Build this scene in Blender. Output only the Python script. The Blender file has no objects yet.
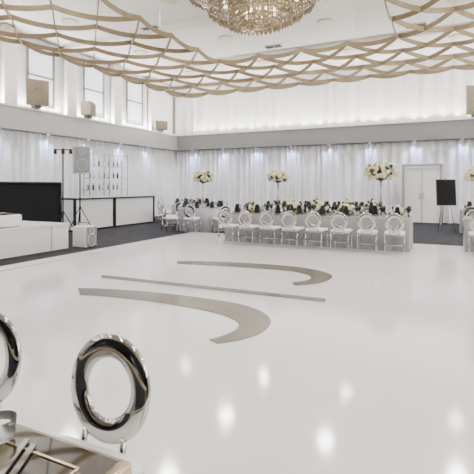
import bpy, math, random
from mathutils import Vector, Matrix
random.seed(7)
S=bpy.context.scene
H=1.5; F=440.0; A=math.radians(25.8)
fw=Vector((-math.sin(A),math.cos(A),0)); rt=Vector((math.cos(A),math.sin(A),0))
def gp(px,py,z=0.0):
    d=F*(H-z)/(py-186.0); l=(px-237)/F*d
    v=fw*d+rt*l; v.z=z; return v
def dp(px,d,z=0.0):
    v=fw*d+rt*((px-237)/F*d); v.z=z; return v

# ---------------- materials
def mat(name,col,rough=.5,metal=0,emis=0,ecol=None,trans=0,noise=0,nscale=5,bump=0,bscale=40,alpha=1,coat=0,ior=1.45,sheen=0):
    m=bpy.data.materials.new(name); m.use_nodes=True
    nt=m.node_tree; b=nt.nodes['Principled BSDF']
    b.inputs['Base Color'].default_value=(*col,1); b.inputs['Roughness'].default_value=rough
    b.inputs['Metallic'].default_value=metal; b.inputs['IOR'].default_value=ior
    b.inputs['Transmission Weight'].default_value=trans; b.inputs['Alpha'].default_value=alpha
    b.inputs['Coat Weight'].default_value=coat; b.inputs['Sheen Weight'].default_value=sheen
    if emis:
        b.inputs['Emission Color'].default_value=(*(ecol or col),1); b.inputs['Emission Strength'].default_value=emis
    tc=nt.nodes.new('ShaderNodeTexCoord')
    if noise:
        n=nt.nodes.new('ShaderNodeTexNoise'); n.inputs['Scale'].default_value=nscale; n.inputs['Detail'].default_value=4
        nt.links.new(tc.outputs['Object'],n.inputs['Vector'])
        r=nt.nodes.new('ShaderNodeValToRGB')
        r.color_ramp.elements[0].position=.3; r.color_ramp.elements[1].position=.7
        r.color_ramp.elements[0].color=(*[c*(1-noise) for c in col],1)
        r.color_ramp.elements[1].color=(*[min(1,c*(1+noise)) for c in col],1)
        nt.links.new(n.outputs['Fac'],r.inputs['Fac']); nt.links.new(r.outputs['Color'],b.inputs['Base Color'])
    if bump:
        n2=nt.nodes.new('ShaderNodeTexNoise'); n2.inputs['Scale'].default_value=bscale
        nt.links.new(tc.outputs['Object'],n2.inputs['Vector'])
        bp=nt.nodes.new('ShaderNodeBump'); bp.inputs['Strength'].default_value=bump; bp.inputs['Distance'].default_value=.01
        nt.links.new(n2.outputs['Fac'],bp.inputs['Height']); nt.links.new(bp.outputs['Normal'],b.inputs['Normal'])
    return m
M=dict(
 floor=mat('gloss_white_vinyl',(.81,.79,.80),.10,noise=.02,nscale=.4,bump=.03,bscale=1.2,ior=1.7),
 carpet=mat('dark_carpet',(.016,.016,.022),.95,noise=.5,nscale=3,bump=.4,bscale=150),
 decal=mat('pewter_foil',(.14,.112,.07),.25,metal=.7,noise=.12,nscale=2),
 line=mat('grey_tape',(.36,.35,.35),.4,noise=.05),
 drape=mat('white_drape',(.9,.9,.91),.85,noise=.02,nscale=2,sheen=.2),
 sheer=mat('sheer_drape',(.88,.875,.86),.9,noise=.02,nscale=1),
 wall=mat('wall_paint',(.82,.81,.79),.7,noise=.02,nscale=1),
 darkwall=mat('dark_wall',(.03,.027,.025),.7,noise=.1,nscale=1),
 fascia=mat('fascia_shaded_grey',(.20,.195,.195),.6,noise=.02,nscale=1),  # darker copy: shade on the back fascia is put into this grey
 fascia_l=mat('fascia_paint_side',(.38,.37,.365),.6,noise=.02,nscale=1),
 ceil=mat('ceiling_paint',(.87,.84,.80),.8,noise=.02,nscale=1),
 cream=mat('cream_trim',(.72,.65,.53),.6,noise=.03),
 strap=mat('gold_strap',(.22,.165,.09),.65,noise=.15,nscale=4),
 chrome=mat('chrome',(.56,.55,.54),.05,metal=1,noise=.02),
 gold=mat('brushed_gold',(.50,.41,.28),.22,metal=1,noise=.05),
 mirror=mat('mirror_top',(.25,.24,.23),.04,metal=1,noise=.15,nscale=6),
 white=mat('white_gloss',(.85,.85,.85),.3,noise=.01),
 pad=mat('white_leather',(.88,.87,.85),.45,noise=.02,bump=.1),
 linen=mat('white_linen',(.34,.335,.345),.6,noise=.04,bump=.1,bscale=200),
 silver=mat('silver_satin',(.36,.36,.39),.4,metal=.4,noise=.1),
 black=mat('black_satin',(.005,.005,.006),.5,noise=.2),
 blackcloth=mat('black_cloth',(.003,.003,.004),.9,noise=.3),
 spk=mat('speaker_beige',(.24,.20,.145),.6,noise=.03),
 grille=mat('speaker_grille',(.18,.145,.10),.7,noise=.1,nscale=80),
 spkw=mat('speaker_white',(.5,.5,.51),.5,noise=.03),
 spkg=mat('speaker_grey_mesh',(.24,.24,.25),.6,noise=.1,nscale=60),
 petal=mat('cream_petals',(.80,.74,.52),.8,noise=.14,nscale=25),
 leaf=mat('dark_leaf',(.05,.065,.025),.7,noise=.4,nscale=20),
 glass=mat('clear_glass',(.95,.97,.97),.02,trans=.95,ior=1.45),
 smoke=mat('smoke_glass',(.02,.02,.022),.05,trans=.2),
 crystal=mat('crystal',(.46,.385,.27),.08,trans=.3,metal=.3,noise=.2),
 bulb=mat('warm_bulb',(1,.85,.6),.5,emis=6,ecol=(1,.82,.58)),
 lamp=mat('downlight_lens',(1,1,1),.5,emis=2,ecol=(1,.97,.92)),
 cool=mat('cool_lens',(.6,.7,1),.5,emis=8,ecol=(.55,.66,1)),
 vent=mat('vent_grey',(.12,.12,.12),.7,noise=.1),
 amber=mat('amber_bottle',(.35,.2,.08),.1,noise=.3,nscale=10),
 candle=mat('candle_wax',(.9,.86,.75),.6,emis=.6,ecol=(1,.8,.5)),
 pane=mat('window_glow',(.9,.93,1),.4,emis=.8,ecol=(.85,.92,1)),
 fill_cove=mat('fill_diffuser',(1,1,1),.5,emis=1.5,ecol=(1,.97,.92)),  # glowing face of the added fill strips
)
# ---------------- mesh builder
class MB:
    def __init__(s): s.v=[];s.f=[];s.m=[];s.mats=[];s.sm=[]
    def mi(s,k):
        if k not in s.mats: s.mats.append(k)
        return s.mats.index(k)
    def add(s,vs,fs,k,smooth=False):
        o=len(s.v); s.v+= [tuple(v) for v in vs]
        i=s.mi(k)
        for f in fs: s.f.append([a+o for a in f]); s.m.append(i); s.sm.append(smooth)
    def box(s,c,sz,k,rz=0,rx=0,ry=0,taper=1):
        x,y,z=[a/2 for a in sz]
        R=Matrix.Rotation(rz,3,'Z')@Matrix.Rotation(ry,3,'Y')@Matrix.Rotation(rx,3,'X')
        c=Vector(c); vs=[]
        for dz in(-1,1):
            t=taper if dz>0 else 1
            for dx,dy in((-1,-1),(1,-1),(1,1),(-1,1)): vs.append(c+R@Vector((dx*x*t,dy*y*t,dz*z)))
        s.add(vs,[(3,2,1,0),(4,5,6,7),(0,1,5,4),(1,2,6,5),(2,3,7,6),(3,0,4,7)],k)
    def rbox(s,c,sz,k,b=.02,rz=0,rx=0):
        x,y,z=[a/2 for a in sz]; R=Matrix.Rotation(rz,3,'Z')@Matrix.Rotation(rx,3,'X'); c=Vector(c)
        rings=[(-z,b),(-z+b*.3,b*.3),(-z+b,0),(z-b,0),(z-b*.3,b*.3),(z,b)]
        vs=[];n=16
        for zz,ins in rings:
            X=x-ins;Y=y-ins;r=b*1.2
            for q,(sx,sy) in enumerate(((1,1),(-1,1),(-1,-1),(1,-1))):
                for j in range(4):
                    a=math.pi/2*q+math.pi/2*j/3
                    vs.append(c+R@Vector((sx*(X-r)+r*math.cos(a),sy*(Y-r)+r*math.sin(a),zz)))
        fs=[]
        for i in range(5):
            for j in range(n): fs.append((i*n+j,i*n+(j+1)%n,(i+1)*n+(j+1)%n,(i+1)*n+j))
        fs.append(tuple(range(n-1,-1,-1))); fs.append(tuple(range(5*n,6*n)))
        s.add(vs,fs,k,True)
    def tube(s,pts,r,k,n=8,closed=False,r2=None):
        pts=[Vector(p) for p in pts]; N=len(pts); vs=[];fs=[]
        t=(pts[1]-pts[0]).normalized()
        u=t.orthogonal().normalized()
        for i,p in enumerate(pts):
            if closed: t=(pts[(i+1)%N]-pts[i-1]).normalized()
            else: t=(pts[min(i+1,N-1)]-pts[max(i-1,0)]).normalized()
            u=(u-t*u.dot(t)).normalized(); w=t.cross(u)
            rr=r if r2 is None else r+(r2-r)*i/(N-1)
            for j in range(n):
                a=2*math.pi*j/n; vs.append(p+u*math.cos(a)*rr+w*math.sin(a)*rr)
        for i in range(N if closed else N-1):
            for j in range(n):
                a=i*n;b=((i+1)%N)*n
                fs.append((a+j,a+(j+1)%n,b+(j+1)%n,b+j))
        if not closed:
            fs.append(tuple(range(n-1,-1,-1))); fs.append(tuple(range((N-1)*n,N*n)))
        s.add(vs,fs,k,True)
    def lathe(s,prof,c,k,n=24,sx=1,sy=1,smooth=True):
        vs=[];fs=[];c=Vector(c)
        for r,z in prof:
            for j in range(n):
                a=2*math.pi*j/n; vs.append(c+Vector((r*sx*math.cos(a),r*sy*math.sin(a),z)))
        for i in range(len(prof)-1):
            for j in range(n): fs.append((i*n+j,i*n+(j+1)%n,(i+1)*n+(j+1)%n,(i+1)*n+j))
        fs.append(tuple(range(n-1,-1,-1))); fs.append(tuple(range((len(prof)-1)*n,len(prof)*n)))
        s.add(vs,fs,k,smooth)
    def octa(s,c,r,h,k):
        c=Vector(c)
        vs=[c+Vector(q) for q in((r,0,0),(0,r,0),(-r,0,0),(0,-r,0),(0,0,h),(0,0,-h))]
        s.add(vs,[(0,1,4),(1,2,4),(2,3,4),(3,0,4),(1,0,5),(2,1,5),(3,2,5),(0,3,5)],k)
    def blob(s,c,r,k,n=8,jit=.15):
        c=Vector(c); vs=[];fs=[];m=5
        for i in range(m+1):
            th=math.pi*i/m
            for j in range(n):
                a=2*math.pi*j/n; q=r*(1+random.uniform(-jit,jit))
                vs.append(c+Vector((q*math.sin(th)*math.cos(a),q*math.sin(th)*math.sin(a),q*math.cos(th))))
        for i in range(m):
            for j in range(n): fs.append((i*n+j,(i+1)*n+j,(i+1)*n+(j+1)%n,i*n+(j+1)%n))
        s.add(vs,fs,k,True)
    def mesh(s,name):
        me=bpy.data.meshes.new(name); me.from_pydata(s.v,[],s.f); me.update()
        for k in s.mats: me.materials.append(M[k])
        me.polygons.foreach_set('material_index',s.m); me.polygons.foreach_set('use_smooth',s.sm)
        return me
    def obj(s,name,loc=(0,0,0),rz=0,parent=None):
        return place(name,s.mesh(name),loc,rz,parent)
def place(name,me,loc=(0,0,0),rz=0,parent=None,sc=1):
    o=bpy.data.objects.new(name,me); o.location=loc; o.rotation_euler=(0,0,rz); o.scale=(sc,sc,sc)
    S.collection.objects.link(o)
    if parent: o.parent=parent
    return o

# ---------------- room
LX=-12.66; BY=19.08; RX=9.0; FY=-7.0; CZ=6.8
WL=LX-.75; WB=BY+.75
b=MB(); b.box(((WL+RX)/2,(WB+FY)/2,-.06),(RX-WL+.4,WB-FY+.4,.1),'carpet'); b.obj('floor')
b=MB()
DX0,DX1,DY0,DY1=-7.5,6.5,-.6,12.25
b.box(((DX0+DX1)/2,(DY0+DY1)/2,0),(DX1-DX0,DY1-DY0,.016),'floor')
b.obj('dance_floor',(0,0,.002))
b=MB()
zt=.0125
b.box((DX0+.42,(DY0+DY1)/2,zt),(.06,DY1-DY0-.8,.003),'line')
b.obj('floor_border_tape')
def decal(name,pix):
    vs=[gp(x,y,0.0) for x,y in pix]
    top=[Vector((v.x,v.y,.015)) for v in vs]
    bb=MB(); bb.add(top,[tuple(range(len(top)))],'decal'); me=bb.mesh(name)
    return place(name,me)
def bez(p0,p1,p2,p3,n=14):
    return [tuple((1-t)**3*a+3*(1-t)**2*t*b_+3*(1-t)*t*t*c+t**3*d for a,b_,c,d in zip(p0,p1,p2,p3)) for t in [i/n for i in range(n+1)]]
up=bez((78,289),(130,289),(205,298),(240,305))+bez((240,305),(264,311),(274,319),(270,326))[1:]+bez((270,326),(264,336),(245,342),(217,345))[1:]
lo=bez((208,341),(226,337),(240,331),(239,326))+bez((239,326),(238,318),(205,311),(180,307))[1:]+bez((180,307),(150,302),(110,297),(80,296))[1:]
decal('monogram_decal',up+lo)
up=bez((177,261.5),(215,261.5),(275,264.5),(305,268.5))+bez((305,268.5),(325,272),(334,275),(332,278.5))[1:]+bez((332,278.5),(326,284),(315,285.5),(294,286.5))[1:]
lo=bez((292,283),(304,282),(312,280.5),(311,278))+bez((311,278),(307,273),(280,270.5),(262,269.5))[1:]+bez((262,269.5),(235,267.5),(205,265.5),(177,264.5))[1:]
decal('monogram_decal',up+lo)
decal('monogram_decal',[(102,275.6),(326,299.6),(325,303.2),(101,278.4)])

def slab(name,c,s,k): b=MB(); b.box(c,s,k); return b.obj(name)
slab('wall_left',(WL-.1,(WB+FY)/2,CZ/2),(.2,WB-FY,CZ),'wall')
slab('wall_back',((WL+RX)/2,WB+.1,CZ/2),(RX-WL+.4,.2,CZ),'wall')
slab('wall_right',(RX+.1,(WB+FY)/2,CZ/2),(.2,WB-FY,CZ),'wall')
slab('wall_front',((WL+RX)/2,FY-.1,CZ/2),(RX-WL+.4,.2,CZ),'darkwall')
slab('ceiling',((WL+RX)/2,(WB+FY)/2,CZ+.1),(RX-WL+.4,WB-FY+.4,.2),'ceil')
Z0,Z1=3.34,4.12
b=MB()
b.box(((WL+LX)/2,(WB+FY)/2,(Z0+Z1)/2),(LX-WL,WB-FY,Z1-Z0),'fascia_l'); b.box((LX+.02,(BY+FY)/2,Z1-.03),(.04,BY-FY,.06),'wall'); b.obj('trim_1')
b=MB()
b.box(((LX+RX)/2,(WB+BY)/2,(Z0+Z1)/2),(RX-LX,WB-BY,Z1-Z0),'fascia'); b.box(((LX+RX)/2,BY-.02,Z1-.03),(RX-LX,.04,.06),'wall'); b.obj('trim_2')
def drape(name,p0,p1,z0,z1,nrm,amp,per,k,seed=1):
    rnd=random.Random(seed); p0=Vector(p0);p1=Vector(p1); L=(p1-p0).length; d=(p1-p0)/L; nrm=Vector(nrm)
    n=int(L/.022); rows=[0,.25,.5,.75,.93,1.0]
    ph=0; prof=[];a=amp; ta=amp; tp=per
    for i in range(n+1):
        if i%20==0: ta=amp*rnd.uniform(.4,1.3); tp=per*rnd.uniform(.7,1.6)
        a+=(ta-a)*.1; ph+=2*math.pi*.022/tp
        prof.append((math.sin(ph),a,math.sin(ph*.37+1)*amp*.5))
    vs=[];fs=[]
    for r in rows:
        z=z0+(z1-z0)*r
        for i,(s_,a_,w) in enumerate(prof):
            am=a_*(1.15-.5*r)
            q=p0+d*(L*i/n)+nrm*(s_*am+w*(1-r)); vs.append((q.x,q.y,z))
    N=n+1
    for j in range(len(rows)-1):
        for i in range(n): fs.append((j*N+i,j*N+i+1,(j+1)*N+i+1,(j+1)*N+i))
    bb=MB(); bb.add(vs,fs,k,True); return bb.obj(name)
drape('white_drape_curtain',(LX-.36,FY+.3,0),(LX-.36,BY+.3,0),.02,Z0-.01,(1,0,0),.10,.26,'drape',1)
drape('white_drape_curtain',(LX-.3,BY+.38,0),(RX-.2,BY+.38,0),.02,Z0-.01,(0,-1,0),.10,.26,'drape',2)
drape('sheer_curtain',(LX-.5,BY+.58,0),(RX-.2,BY+.58,0),Z1+.01,CZ-.05,(0,-1,0),.06,.5,'sheer',3)
drape('white_drape_curtain',(RX-.25,4,0),(RX-.25,BY+.2,0),.02,Z0,(1,0,0),.06,.22,'drape',5)
drape('unseen_black_drape',(LX,FY+.3,0),(RX-.3,FY+.3,0),.02,4.6,(0,1,0),.06,.3,'blackcloth',6)  # added out of view behind the camera, gives the chrome dark reflections
b=MB()
for i,y in enumerate([2,4.6,7.2,9.8,12.4,15.0,17.6]):
    b.rbox((WL+.32,y,(Z1+CZ)/2),(.2,.5,CZ-Z1-.04),'wall',.02)
    b.box((WL+.34,y,CZ-.2),(.26,.6,.25),'cream')
b.obj('pilaster')
for i,y in enumerate([3.3,5.9,8.5,11.1,13.7,16.3]):
    b=MB()
    for dy in(-.55,.55): b.box((WL+.27,y+dy,5.4),(.06,.07,2.1),'fascia')
    for dz in(-1.05,0,1.05): b.box((WL+.27,y,5.4+dz),(.06,1.17,.06),'fascia')
    b.box((WL+.25,y,5.4),(.02,1.1,2.1),'pane')
    b.obj('window_%d'%(i+1))
drape('sheer_curtain',(WL+.14,FY+.2,0),(WL+.14,WB-.3,0),Z1+.01,CZ-.05,(1,0,0),.03,.45,'sheer',4)
def light(name,kind,loc,e,col=(1,1,1),size=.3,parent=None,rot=(0,0,0),spot=None,shape=None,sy=None):
    l=bpy.data.lights.new(name,kind); l.energy=e; l.color=col
    if kind=='AREA':
        l.shape=shape or 'DISK'; l.size=size
        if sy: l.size_y=sy
    elif kind=='SPOT': l.spot_size=spot; l.spot_blend=.8; l.shadow_soft_size=size
    else: l.shadow_soft_size=size
    o=bpy.data.objects.new(name,l); o.location=loc; o.rotation_euler=rot; S.collection.objects.link(o)
    if parent: o.parent=parent
    return o
wl=MB(); wl.lathe([(.07,0),(.07,-.02),(.05,-.02)],(0,0,0),'chrome',12); wl.lathe([(.05,-.021),(.001,-.021)],(0,0,0),'cool',12)
wlm=wl.mesh('wall_washer')
def wash(x,y):
    o=place('wall_washer_light',wlm,(x,y,Z0))
    light('spot','SPOT',(0,0,-.05),80,(.45,.58,1),.05,o,(0,0,0),math.radians(125))
y=3.5
while y<18.5: wash(LX-.10,y); y+=1.9
x=-11.8
while x<5: wash(x,BY+.10); x+=1.75
def fill_cove(loc,L,rz,tilt,e):  # added uplight, hidden behind the ledge, to brighten ceiling and room
    b=MB(); b.box((0,0,0),(L,.10,.04),'cream'); b.box((0,0,.022),(L-.05,.08,.004),'fill_cove')
    o=b.obj('added_fill_strip',loc,rz)
    light('fill_strip_area','AREA',(0,0,.03),e,(1,.965,.92),L-.1,o,(math.pi+tilt,0,0),shape='RECTANGLE',sy=.08)
fill_cove((LX-.40,6,Z1+.025),24,math.pi/2,.3,2000)
fill_cove((-2,BY+.36,Z1+.025),20,0,.6,1500)
b=MB(); b.box((RX-.3,(BY+FY)/2,Z1-.1),(.6,BY-FY,.3),'fascia'); b.obj('trim_4')
fill_cove((RX-.25,6,Z1+.075),24,math.pi/2,-.3,4200)
# ---------------- ceiling downlights
dl=MB(); dl.lathe([(.27,0),(.27,-.04),(.23,-.04)],(0,0,0),'cream',20); dl.lathe([(.23,-.03),(.001,-.03)],(0,0,0),'lamp',20)
dlm=dl.mesh('downlight')
for x in (-11,-7.2,-3.6,0.2,4,7.6):
    for y in (-2,2,6.2,10.4,14,17.4):
        o=place('ceiling_downlight',dlm,(x,y,CZ))
        light('lamp','AREA',(0,0,-.06),80 if y>5 else 60,(1,.975,.94),.44,o)
for (x,y) in ((-9,12),(-6,15.6),(-1,15.6),(3,14.8),(-9,7)):
    b=MB(); b.box((0,0,-.015),(.7,.35,.03),'cream')
    for i in range(6): b.box((0,-.13+i*.052,-.035),(.6,.025,.015),'vent')
    b.obj('ceiling_vent',(x,y,CZ))
b=MB()
for y in (3.5,7.7,12.2,16.4): b.box((-2,y,CZ-.08),(22,.3,.16),'ceil')
b.obj('trim_3')
# ---------------- strap lattice
LZ=5.36; sp=1.3
hx0,hx1,hy0,hy1=-6.4,-1.5,3.2,12.0
NX,NY=15,16
gx=[-10.3+sp*i for i in range(NX)]; gy=[15.9-sp*i for i in range(NY)]
b=MB()
def strap(p,q,sag,h=.115,t=.02,n=10):
    p=Vector(p);q=Vector(q); d=(q-p).normalized(); lat=Vector((-d.y,d.x,0)); nn=lat*t/2; vs=[];fs=[]
    for i in range(n+1):
        u=i/n; c=p.lerp(q,u); z=-sag*4*u*(1-u)
        for sgn,dz in((-1,-h/2),(1,-h/2),(1,h/2),(-1,h/2)): vs.append((c.x+nn.x*sgn,c.y+nn.y*sgn,c.z+z+dz))
    for i in range(n):
        for j in range(4): fs.append((i*4+j,i*4+(j+1)%4,(i+1)*4+(j+1)%4,(i+1)*4+j))
    b.add(vs,fs,'strap',False)
def inh(x,y): return hx0<x<hx1 and hy0<y<hy1
for i in range(NX-1):
    for j in range(NY-1):
        mx=(gx[i]+gx[i+1])/2; my=(gy[j]+gy[j+1])/2
        if inh(mx,my): continue
        strap((gx[i],gy[j],LZ),(gx[i+1],gy[j+1],LZ),.13)
        strap((gx[i+1],gy[j],LZ),(gx[i],gy[j+1],LZ),.13)
        # perimeter rails
        for (a,c_,nx,ny) in (((i,j),(i+1,j),mx,my+sp),((i,j+1),(i+1,j+1),mx,my-sp),((i,j),(i,j+1),mx-sp,my),((i+1,j),(i+1,j+1),mx+sp,my)):
            out=inh(nx,ny) or nx<gx[0] or nx>gx[-1] or ny>gy[0] or ny<gy[-1]
            if out: strap((gx[a[0]],gy[a[1]],LZ),(gx[c_[0]],gy[c_[1]],LZ),.10)
        if i%2==0 and j%2==0: b.tube([(gx[i],gy[j],LZ),(gx[i],gy[j],CZ)],.006,'cream',5)
b.obj('ceiling_strap_canopy')
# ---------------- chandelier
c=MB(); cx,cy=-3.95,9.4
def ring(rx,ry,z,r,k): c.tube([(rx*math.cos(a),ry*math.sin(a),z) for a in [2*math.pi*i/48 for i in range(48)]],r,k,6,True)
for rx,ry,z1,z0 in((1.75,1.3,6.3,6.05),(1.25,.92,6.2,5.62),(1.0,.74,6.2,5.42),(.75,.54,6.2,5.28),(.5,.36,6.2,5.2),(.25,.18,6.2,5.16)):
    ring(rx,ry,z1,.035,'gold'); ring(rx,ry,z1-.25,.03,'gold'); ring(rx,ry,z0+.02,.022,'gold')
    n=int(2*math.pi*rx/.11)
    for i in range(n):
        a=2*math.pi*i/n; x=rx*math.cos(a);y=ry*math.sin(a); z=z1
        zz0=z0+random.uniform(-.03,.03)
        while z>zz0: c.octa((x,y,z),.03,.055,'crystal'); z-=.12
        c.octa((x,y,zz0-.03),.04,.07,'crystal')
for i in range(12):
    a=2*math.pi*i/12; c.tube([(0,0,6.35),(1.75*math.cos(a),1.3*math.sin(a),6.3)],.015,'gold',5)
    c.blob((.9*math.cos(a),.65*math.sin(a),5.8),.05,'bulb',8,0)
    c.blob((.38*math.cos(a+.2),.28*math.sin(a+.2),5.5),.045,'bulb',8,0)
c.tube([(0,0,6.1),(0,0,CZ)],.03,'gold'); c.lathe([(.3,CZ-.01),(.3,CZ-.06),(.1,CZ-.14)],(0,0,0),'gold')
ch=c.obj('crystal_chandelier',(cx,cy,0))
light('glow','POINT',(0,0,5.7),25,(1,.85,.65),.2,ch)

# ---------------- dining chair
c=MB()
c.rbox((0,0,.455),(.43,.43,.06),'pad',.025)
c.rbox((0,0,.415),(.44,.44,.024),'chrome',.01)
for sx in(-1,1):
    c.tube([(sx*.195,.19,.41),(sx*.2,.205,0)],.016,'chrome',8,r2=.012)
    c.tube([(sx*.195,-.19,.41),(sx*.2,-.235,0)],.016,'chrome',8,r2=.012)
    c.tube([(sx*.197,.197,.2),(sx*.197,-.21,.2)],.009,'chrome',6)
    c.tube([(sx*.1,-.2,.41),(sx*.095,-.225,.53)],.013,'chrome',8)
c.tube([(-.197,-.21,.2),(.197,-.21,.2)],.009,'chrome',6)
n=56;m=14;vs=[];fs=[]
for i in range(n):
    a=2*math.pi*i/n
    for j in range(m):
        t=2*math.pi*j/m
        w=.047*math.cos(t); th=.02*math.sin(t)
        x=(.155+w)*math.cos(a); z=(.16+w)*math.sin(a)
        zz=.69+z; vs.append((x,-.225+th-(zz-.49)*.12,zz))
for i in range(n):
    for j in range(m): fs.append((i*m+j,((i+1)%n)*m+j,((i+1)%n)*m+(j+1)%m,i*m+(j+1)%m))
c.add(vs,fs,'chrome',True)
chair=c.mesh('dining_chair')
def put_chair(x,y,rz): return place('dining_chair',chair,(x,y,.0105 if (DX0<x<DX1 and y<DY1) else -.0095),rz)

# ---------------- tables
def rect_table(x0,x1,yc,dep=1.0,name='banquet_table'):
    zf=.0105 if yc<DY1 else -.0095
    b=MB(); L=x1-x0; xc=(x0+x1)/2
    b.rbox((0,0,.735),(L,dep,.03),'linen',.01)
    per=[]; step=.04
    def line(p,q):
        p=Vector(p);q=Vector(q);k=int((q-p).length/step)
        for i in range(k): per.append(p.lerp(q,i/k))
    X=L/2-.01;Y=dep/2-.01
    line((-X,-Y,0),(X,-Y,0));line((X,-Y,0),(X,Y,0));line((X,Y,0),(-X,Y,0));line((-X,Y,0),(-X,-Y,0))
    vs=[];N=len(per)
    for r,z in((0,.74),(.3,.5),(.7,.25),(1,.0)):
        for i,p in enumerate(per):
            o_=.012*math.sin(i*.9)*r+.01*math.sin(i*.31)*r
            vs.append((p.x+(o_ if abs(p.x)>=X-.001 else 0),p.y+(o_ if abs(p.y)>=Y-.001 else 0),z))
    fs=[(j*N+i,j*N+(i+1)%N,(j+1)*N+(i+1)%N,(j+1)*N+i) for j in range(3) for i in range(N)]
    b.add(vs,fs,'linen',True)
    return b.obj(name,(xc,yc,zf))
def plate(b,x,y,z):
    b.lathe([(.06,z),(.15,z+.012),(.155,z+.015),(.1,z+.012),(.001,z+.008)],(x,y,0),'silver',20)
    b.lathe([(.05,z+.014),(.11,z+.025),(.07,z+.022),(.001,z+.02)],(x,y,0),'white',20)
def napkin(b,x,y,z,rz=0):
    b.box((x,y,z+.02+.11),(.15,.10,.22),'black',rz,taper=.5); b.box((x,y,z+.03),(.17,.12,.02),'black',rz)
def goblet(b,x,y,z,k='glass',s=1):
    b.lathe([(.035*s,z),(.006,z+.008),(.005,z+.09*s),(.03*s,z+.12*s),(.038*s,z+.16*s),(.032*s,z+.21*s),(.03*s,z+.21*s),(.034*s,z+.16*s),(.001,z+.12*s)],(x,y,0),k,14)
def settings(xs,yc,dep,z,name='place_settings'):
    b=MB()
    for x in xs:
        for sgn in(-1,1):
            y=yc+sgn*(dep/2-.19); plate(b,x,y,z); napkin(b,x,y,z+.01,random.uniform(-.3,.3))
            goblet(b,x+.17,y-sgn*.1,z); goblet(b,x+.23,y-sgn*.16,z,'smoke',1.2)
            b.box((x-.18,y,z+.003),(.015,.2,.004),'chrome'); b.box((x+.17,y+sgn*.04,z+.003),(.015,.2,.004),'chrome')
    return b.obj(name)
def low_floral(x,y,z,r=.2):
    b=MB(); b.lathe([(.07,0),(.1,.02),(.11,.1),(.09,.12),(.001,.11)],(0,0,0),'gold',16)
    for i in range(30):
        a=random.uniform(0,6.28);e=random.uniform(.1,1.5); q=r*random.uniform(.7,1)
        p=(q*math.cos(a)*math.cos(e),q*math.sin(a)*math.cos(e),.12+q*.9*math.sin(e))
        b.blob(p,random.uniform(.035,.06),'petal' if i%3 else 'leaf')
    b.blob((0,0,.15),r*.6,'leaf')
    b.obj('low_floral_arrangement',(x,y,z))
def tall_floral(x,y,z,zc,r=.28):
    b=MB(); h=zc-z-.05
    b.lathe([(.11,0),(.11,.012),(.02,.03),(.014,h*.5),(.03,h*.85),(.075,h),(.07,h),(.001,h*.9)],(0,0,0),'glass',18)
    b.tube([(0,0,.02),(0,0,h)],.008,'chrome',6)
    b.blob((0,0,h+.06),r*.7,'leaf',10)
    for i in range(150):
        u=random.uniform(-.75,1);a=random.uniform(0,6.28);q=r*random.uniform(.8,1.08);s_=math.sqrt(1-u*u)
        b.blob((q*s_*math.cos(a)*1.1,q*s_*math.sin(a)*1.1,h+.06+q*u*.68),random.uniform(.03,.055),'petal' if random.random()<.8 else 'leaf',6)
    for i in range(6):
        a=6.28*i/6; b.tube([(r*.7*math.cos(a),r*.7*math.sin(a),h+.02),(r*1.15*math.cos(a),r*1.15*math.sin(a),h-.03),(r*1.2*math.cos(a),r*1.2*math.sin(a),h-.1)],.012,'leaf',5,r2=.003)
    b.obj('tall_floral_centerpiece',(x,y,z))
def candles(xs,y,z):
    b=MB()
    for x in xs:
        b.lathe([(.035,0),(.04,.01),(.04,.1),(.036,.1),(.034,.015),(.001,.015)],(x,y,z),'glass',12)
        b.lathe([(.028,.016),(.028,.06),(.001,.06)],(x,y,z),'candle',10)
    b.obj('votive_candles')
TZ=.763
def long_table(x0,x1,yc,dep=1.0,n=7):
    rect_table(x0,x1,yc,dep)
    z=TZ-(0 if yc<DY1 else .02); w=(x1-x0)/n; xs=[x0+w*(i+.5) for i in range(n)]
    settings(xs,yc,dep,z)
    for x in xs:
        put_chair(x,yc-dep/2-.32,random.uniform(-.12,.12)); put_chair(x,yc+dep/2+.32,math.pi+random.uniform(-.1,.1))
    return z
z=long_table(-5.5,-.8,11.1,1.0,8)
for x,r in((-4.9,.18),(-3.7,.22),(-2.95,.22),(-2.3,.2),(-1.1,.16)): low_floral(x,11.1,z,r)
tall_floral(-4.15,11.1,z,1.74,.23); tall_floral(-1.5,11.1,z,1.84,.33)
candles([-5.1,-4.55,-3.3,-2.62,-1.95,-1.3],11.1,z)
z=long_table(.3,4.3,11.7,1.0,7)
for x in(1.4,2.4,3.4): low_floral(x,11.7,z,.18)
tall_floral(.62,11.7,z,1.75,.27)
z=long_table(-5.9,-1.9,14.4,1.0,7)
for x in(-5,-4,-3,-2.2): low_floral(x,14.4,z,.22)
z=long_table(.3,4.3,16.3,1.0,7)
for x in(1.0,2,3.1): low_floral(x,16.3,z,.2)
b=MB(); prof=[(.9,0),(.88,.3),(.86,.73),(.85,.745),(.001,.745)]
vs=[];n=96
for r,z in prof:
    for j in range(n):
        a=2*math.pi*j/n; q=r+(.03*math.sin(a*18) if z<.1 else .015*math.sin(a*18) if z<.5 else 0)
        vs.append((q*math.cos(a),q*math.sin(a),z))
fs=[(i*n+j,i*n+(j+1)%n,(i+1)*n+(j+1)%n,(i+1)*n+j) for i in range(4) for j in range(n)]
b.add(vs,fs,'silver',True); rtm=b.mesh('round_table')
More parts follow.
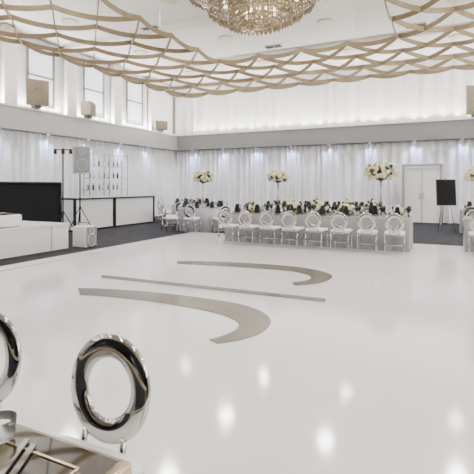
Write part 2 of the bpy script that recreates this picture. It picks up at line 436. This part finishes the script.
def round_table(x,y,tall=True):
    place('round_table',rtm,(x,y,-.0095)); b=MB()
    for i in range(8):
        a=2*math.pi*(i+.3)/8; q=.66
        plate(b,q*math.cos(a),q*math.sin(a),0); napkin(b,q*math.cos(a),q*math.sin(a),.01,a)
        goblet(b,.45*math.cos(a+.25),.45*math.sin(a+.25),0)
        put_chair(x+1.22*math.cos(a),y+1.22*math.sin(a),a+math.pi/2)
    b.obj('place_settings',(x,y,.738))
    if tall: tall_floral(x,y,.737,1.8,.3)
    else: low_floral(x,y,.737,.2)
p=dp(203,15.3); round_table(p.x,p.y)
p=dp(184,18.9); round_table(p.x+.6,p.y-.3,False)

# ---------------- foreground mirrored table + chairs
tx0,tx1,ty0,ty1=-3.3,-.78,-.35,.96
b=MB()
b.rbox(((tx0+tx1)/2,(ty0+ty1)/2,.715),(tx1-tx0,ty1-ty0,.04),'gold',.008)
b.box(((tx0+tx1)/2,(ty0+ty1)/2,.738),(tx1-tx0-.05,ty1-ty0-.05,.012),'mirror')
b.box(((tx0+tx1)/2,ty1-.10,.7455),(tx1-tx0-.2,.008,.004),'gold'); b.box((tx1-.10,(ty0+ty1)/2,.7455),(.008,ty1-ty0-.2,.004),'gold')
for x in(tx0+.08,tx1-.08):
    for y in(ty0+.08,ty1-.08): b.box((x,y,.355),(.05,.05,.69),'gold')
for y in(ty0+.08,ty1-.08): b.box(((tx0+tx1)/2,y,.06),(tx1-tx0-.2,.03,.03),'gold')
b.obj('mirrored_table',(0,0,.0105))
zt=.7585
for x in(-1.215,-1.93,-2.65): put_chair(x,1.10,math.pi)
b=MB()
for x in(-1.3,-1.95,-2.6):
    plate(b,x,.62,0); napkin(b,x,.62,.01,.2)
b.lathe([(.035,0),(.042,.008),(.046,.06),(.043,.06),(.038,.012),(.001,.01)],(-1.19,.86,0),'glass',32)
b.lathe([(.032,.012),(.032,.04),(.001,.04)],(-1.19,.86,0),'candle',14)
b.lathe([(.04,0),(.05,.01),(.055,.05),(.05,.055),(.045,.02),(.001,.012)],(-1.14,.74,0),'glass',24)
goblet(b,-1.27,.88,0,'glass',.8)
b.box((-1.06,.80,.003),(.016,.2,.006),'chrome',.5); b.box((-1.02,.79,.003),(.016,.2,.006),'chrome',.5)
b.obj('place_settings',(0,0,zt))

# ---------------- bar
b=MB(); bx=-11.0
for y0,y1 in((10.6,12.5),(12.5,14.9)):
    yc=(y0+y1)/2; L=y1-y0
    b.box((bx-.3,yc,.56),(.55,L-.06,1.02),'white')
    for yy in(y0+.03,y1-.03): b.box((bx-.29,yy,.56),(.62,.06,1.1),'black')
    b.box((bx-.0,yc,.03),(.06,L,.06),'black'); b.box((bx-.0,yc,1.08),(.06,L,.05),'black')
    b.box((bx-.29,yc,1.115),(.72,L,.03),'spkw')
b.box((bx-.3,10.58,.56),(.5,.02,.98),'white')
b.obj('bar_counter',(0,0,-.0095))
b=MB()
sy0,sy1=12.2,14.3; sx=-12.05
for z in(.9,1.35,1.8,2.25,2.7): b.box((sx,(sy0+sy1)/2,z),(.3,sy1-sy0,.02),'glass')
for y in(sy0,(sy0+sy1)/2,sy1):
    for dx in(-.14,.14): b.box((sx+dx,y,1.4),(.025,.025,2.8),'spkg')
for z in(1.36,1.81,2.26):
    for i in range(8):
        y=sy0+.12+i*.26+random.uniform(-.06,.06); k=random.choice(['amber','amber','glass','smoke','spkg','white'])
        b.lathe([(.035,0),(.037,.16),(.012,.2),(.01,.27),(.001,.27)],(sx,y,z+.004),k,10)
b.obj('back_bar_shelf',(0,0,-.0095))
# ---------------- stage / DJ
b=MB()
b.box((-9.3,5.8,.3),(2.0,4.0,.58),'white'); b.box((-9.3,5.8,.6),(2.04,4.04,.03),'white')
for y in(4.3,5.8,7.3): b.box((-8.295,y,.3),(.01,.02,.56),'line')
b.obj('stage_platform',(0,0,-.0095))
b=MB()
b.box((-10.8,7.1,.8),(.3,5.2,1.6),'blackcloth')
b.tube([(-10.63,4.5,1.6),(-10.63,9.7,1.6)],.03,'black')
for y in (4.5,7.1,9.7): b.tube([(-10.63,y,0),(-10.63,y,1.6)],.03,'black')
b.obj('black_backdrop_screen',(0,0,-.0095))
b=MB()
b.rbox((-8.8,5.9,.75),(.7,1.5,.26),'white',.03); b.box((-8.8,5.9,.89),(.6,1.3,.03),'black')
for dy in(-.42,.42): b.lathe([(.15,0),(.15,.02),(.001,.025)],(-8.8,5.9+dy,.905),'chrome',24)
b.box((-8.8,5.9,.93),(.45,.3,.05),'black')
for i in range(4): b.lathe([(.015,0),(.012,.02),(.001,.02)],(-8.7,5.8+i*.06,.955),'white',8)
b.obj('dj_desk',(0,0,.0))
def pa_box(b,c,w,d,h,rz,body,grl,rx=0):
    R=Matrix.Rotation(rz,3,'Z')@Matrix.Rotation(rx,3,'X'); c=Vector(c)
    base=[(-w/2,d/2),(w/2,d/2),(w*.33,-d/2),(-w*.33,-d/2)]
    vs=[c+R@Vector((x,y,z)) for z in(-h/2,h/2) for x,y in base]
    b.add(vs,[(0,1,2,3),(7,6,5,4),(1,0,4,5),(2,1,5,6),(3,2,6,7),(0,3,7,4)],body)
    b.box(c+R@Vector((0,d/2+.008,0)),(w*.9,.016,h*.92),grl,rz,rx)
    def disc(z,r,k):
        pts=[c+R@Vector((r*math.cos(a),d/2+.02,z+r*math.sin(a))) for a in [2*math.pi*i/24 for i in range(24)]]
        b.tube(pts,.008,k,5,True)
    disc(-h*.18,w*.33,body); disc(h*.28,w*.17,body)
b=MB(); pa_box(b,(0,0,.26),.48,.42,.5,-math.radians(80),'white','spkg'); b.box((0,0,.01),(.3,.3,.02),'black')
p=gp(84,247); b.obj('floor_monitor_speaker',(p.x-.15,p.y+.15,-.0095))
p=dp(80,13.4)
b=MB(); pa_box(b,(0,0,2.3),.5,.45,.82,-math.radians(120),'spkw','spkg')
b.tube([(0,0,.4),(0,0,1.9)],.02,'black')
for i in range(3):
    a=2.1*i+.4; b.tube([(0,0,.9),(.5*math.cos(a),.5*math.sin(a),.0)],.013,'black',6); b.tube([(0,0,.4),(.3*math.cos(a),.3*math.sin(a),.38)],.01,'black',6)
b.obj('speaker_on_stand',(p.x,p.y,-.0095))
p=dp(63,12.6)
b=MB(); b.tube([(0,0,.3),(0,0,2.6)],.02,'black')
for i in range(3):
    a=2.1*i+1; b.tube([(0,0,.8),(.45*math.cos(a),.45*math.sin(a),0)],.014,'black',6)
b.tube([(-.25,-.12,2.55),(.25,.12,2.55)],.015,'black')
for t in(-.2,.0,.2):
    b.lathe([(.035,-.12),(.05,-.11),(.045,0),(.015,.02)],(t,t*.47,2.55),'black',12); b.lathe([(.035,-.122),(.001,-.122)],(t,t*.47,2.55),'line',12)
b.obj('stage_light_stand',(p.x,p.y,-.0095))
def wsp(px,w,h,rz,tilt=0,X=LX+.0):
    l=(px-237)/F; k=-math.sin(A)+math.cos(A)*l; d=(X+.05)/k; v=dp(px,d)
    b=MB(); pa_box(b,(0,0,h/2+.1),w,.4,h,rz,'spk','grille',tilt)
    b.box((0,0,.05),(.2,.25,.1),'vent'); b.obj('wall_speaker',(v.x,v.y,Z1))
wsp(36,.74,.85,-math.radians(115)); wsp(88,.85,.5,-math.radians(60)); wsp(160,.62,.4,-math.radians(120))
b=MB(); pa_box(b,(0,0,.65),.7,.4,1.1,math.pi+.3,'spk','grille'); b.box((0,0,.05),(.2,.25,.1),'vent'); b.obj('wall_speaker',(dp(474,16.9).x,BY+.05,Z1))
p=dp(422,(BY-.0)/ (math.cos(A)+math.sin(A)*(422-237)/F))
b=MB(); b.box((0,0,1.15),(1.3,.06,2.2),'white')
for s_ in(-1,1): b.box((s_*.7,-.02,1.16),(.1,.14,2.32),'fascia_l'); b.box((s_*.07,-.05,1.1),(.02,.05,.25),'chrome')
b.box((0,-.02,2.34),(1.5,.14,.1),'fascia_l'); b.box((0,-.035,1.12),(.012,.01,2.15),'black')
b.obj('door_1',(p.x,BY-.02,-.0095))
p=dp(446,14.3)
b=MB()
b.box((0,0,1.3),(.6,.04,.85),'black',0,-.12); b.box((0,-.03,1.3),(.52,.01,.77),'blackcloth',0,-.12)
for s_ in(-1,1): b.tube([(s_*.27,-.06,0),(0,.06,1.78)],.011,'chrome',6)
b.tube([(0,.45,0),(0,.06,1.78)],.011,'chrome',6)
b.obj('easel_sign',(p.x,p.y,-.0095),.3)

# ---------------- world & camera
w=bpy.data.worlds.new('world'); S.world=w; w.use_nodes=True
w.node_tree.nodes['Background'].inputs[0].default_value=(.95,.97,1,1); w.node_tree.nodes['Background'].inputs[1].default_value=1
cam=bpy.data.cameras.new('camera'); co=bpy.data.objects.new('camera',cam); S.collection.objects.link(co)
co.location=(0,0,H); co.rotation_euler=(math.pi/2,0,A); cam.sensor_width=36; cam.lens=36*F/474; cam.shift_y=-51/474
cam.clip_start=.02
S.camera=co
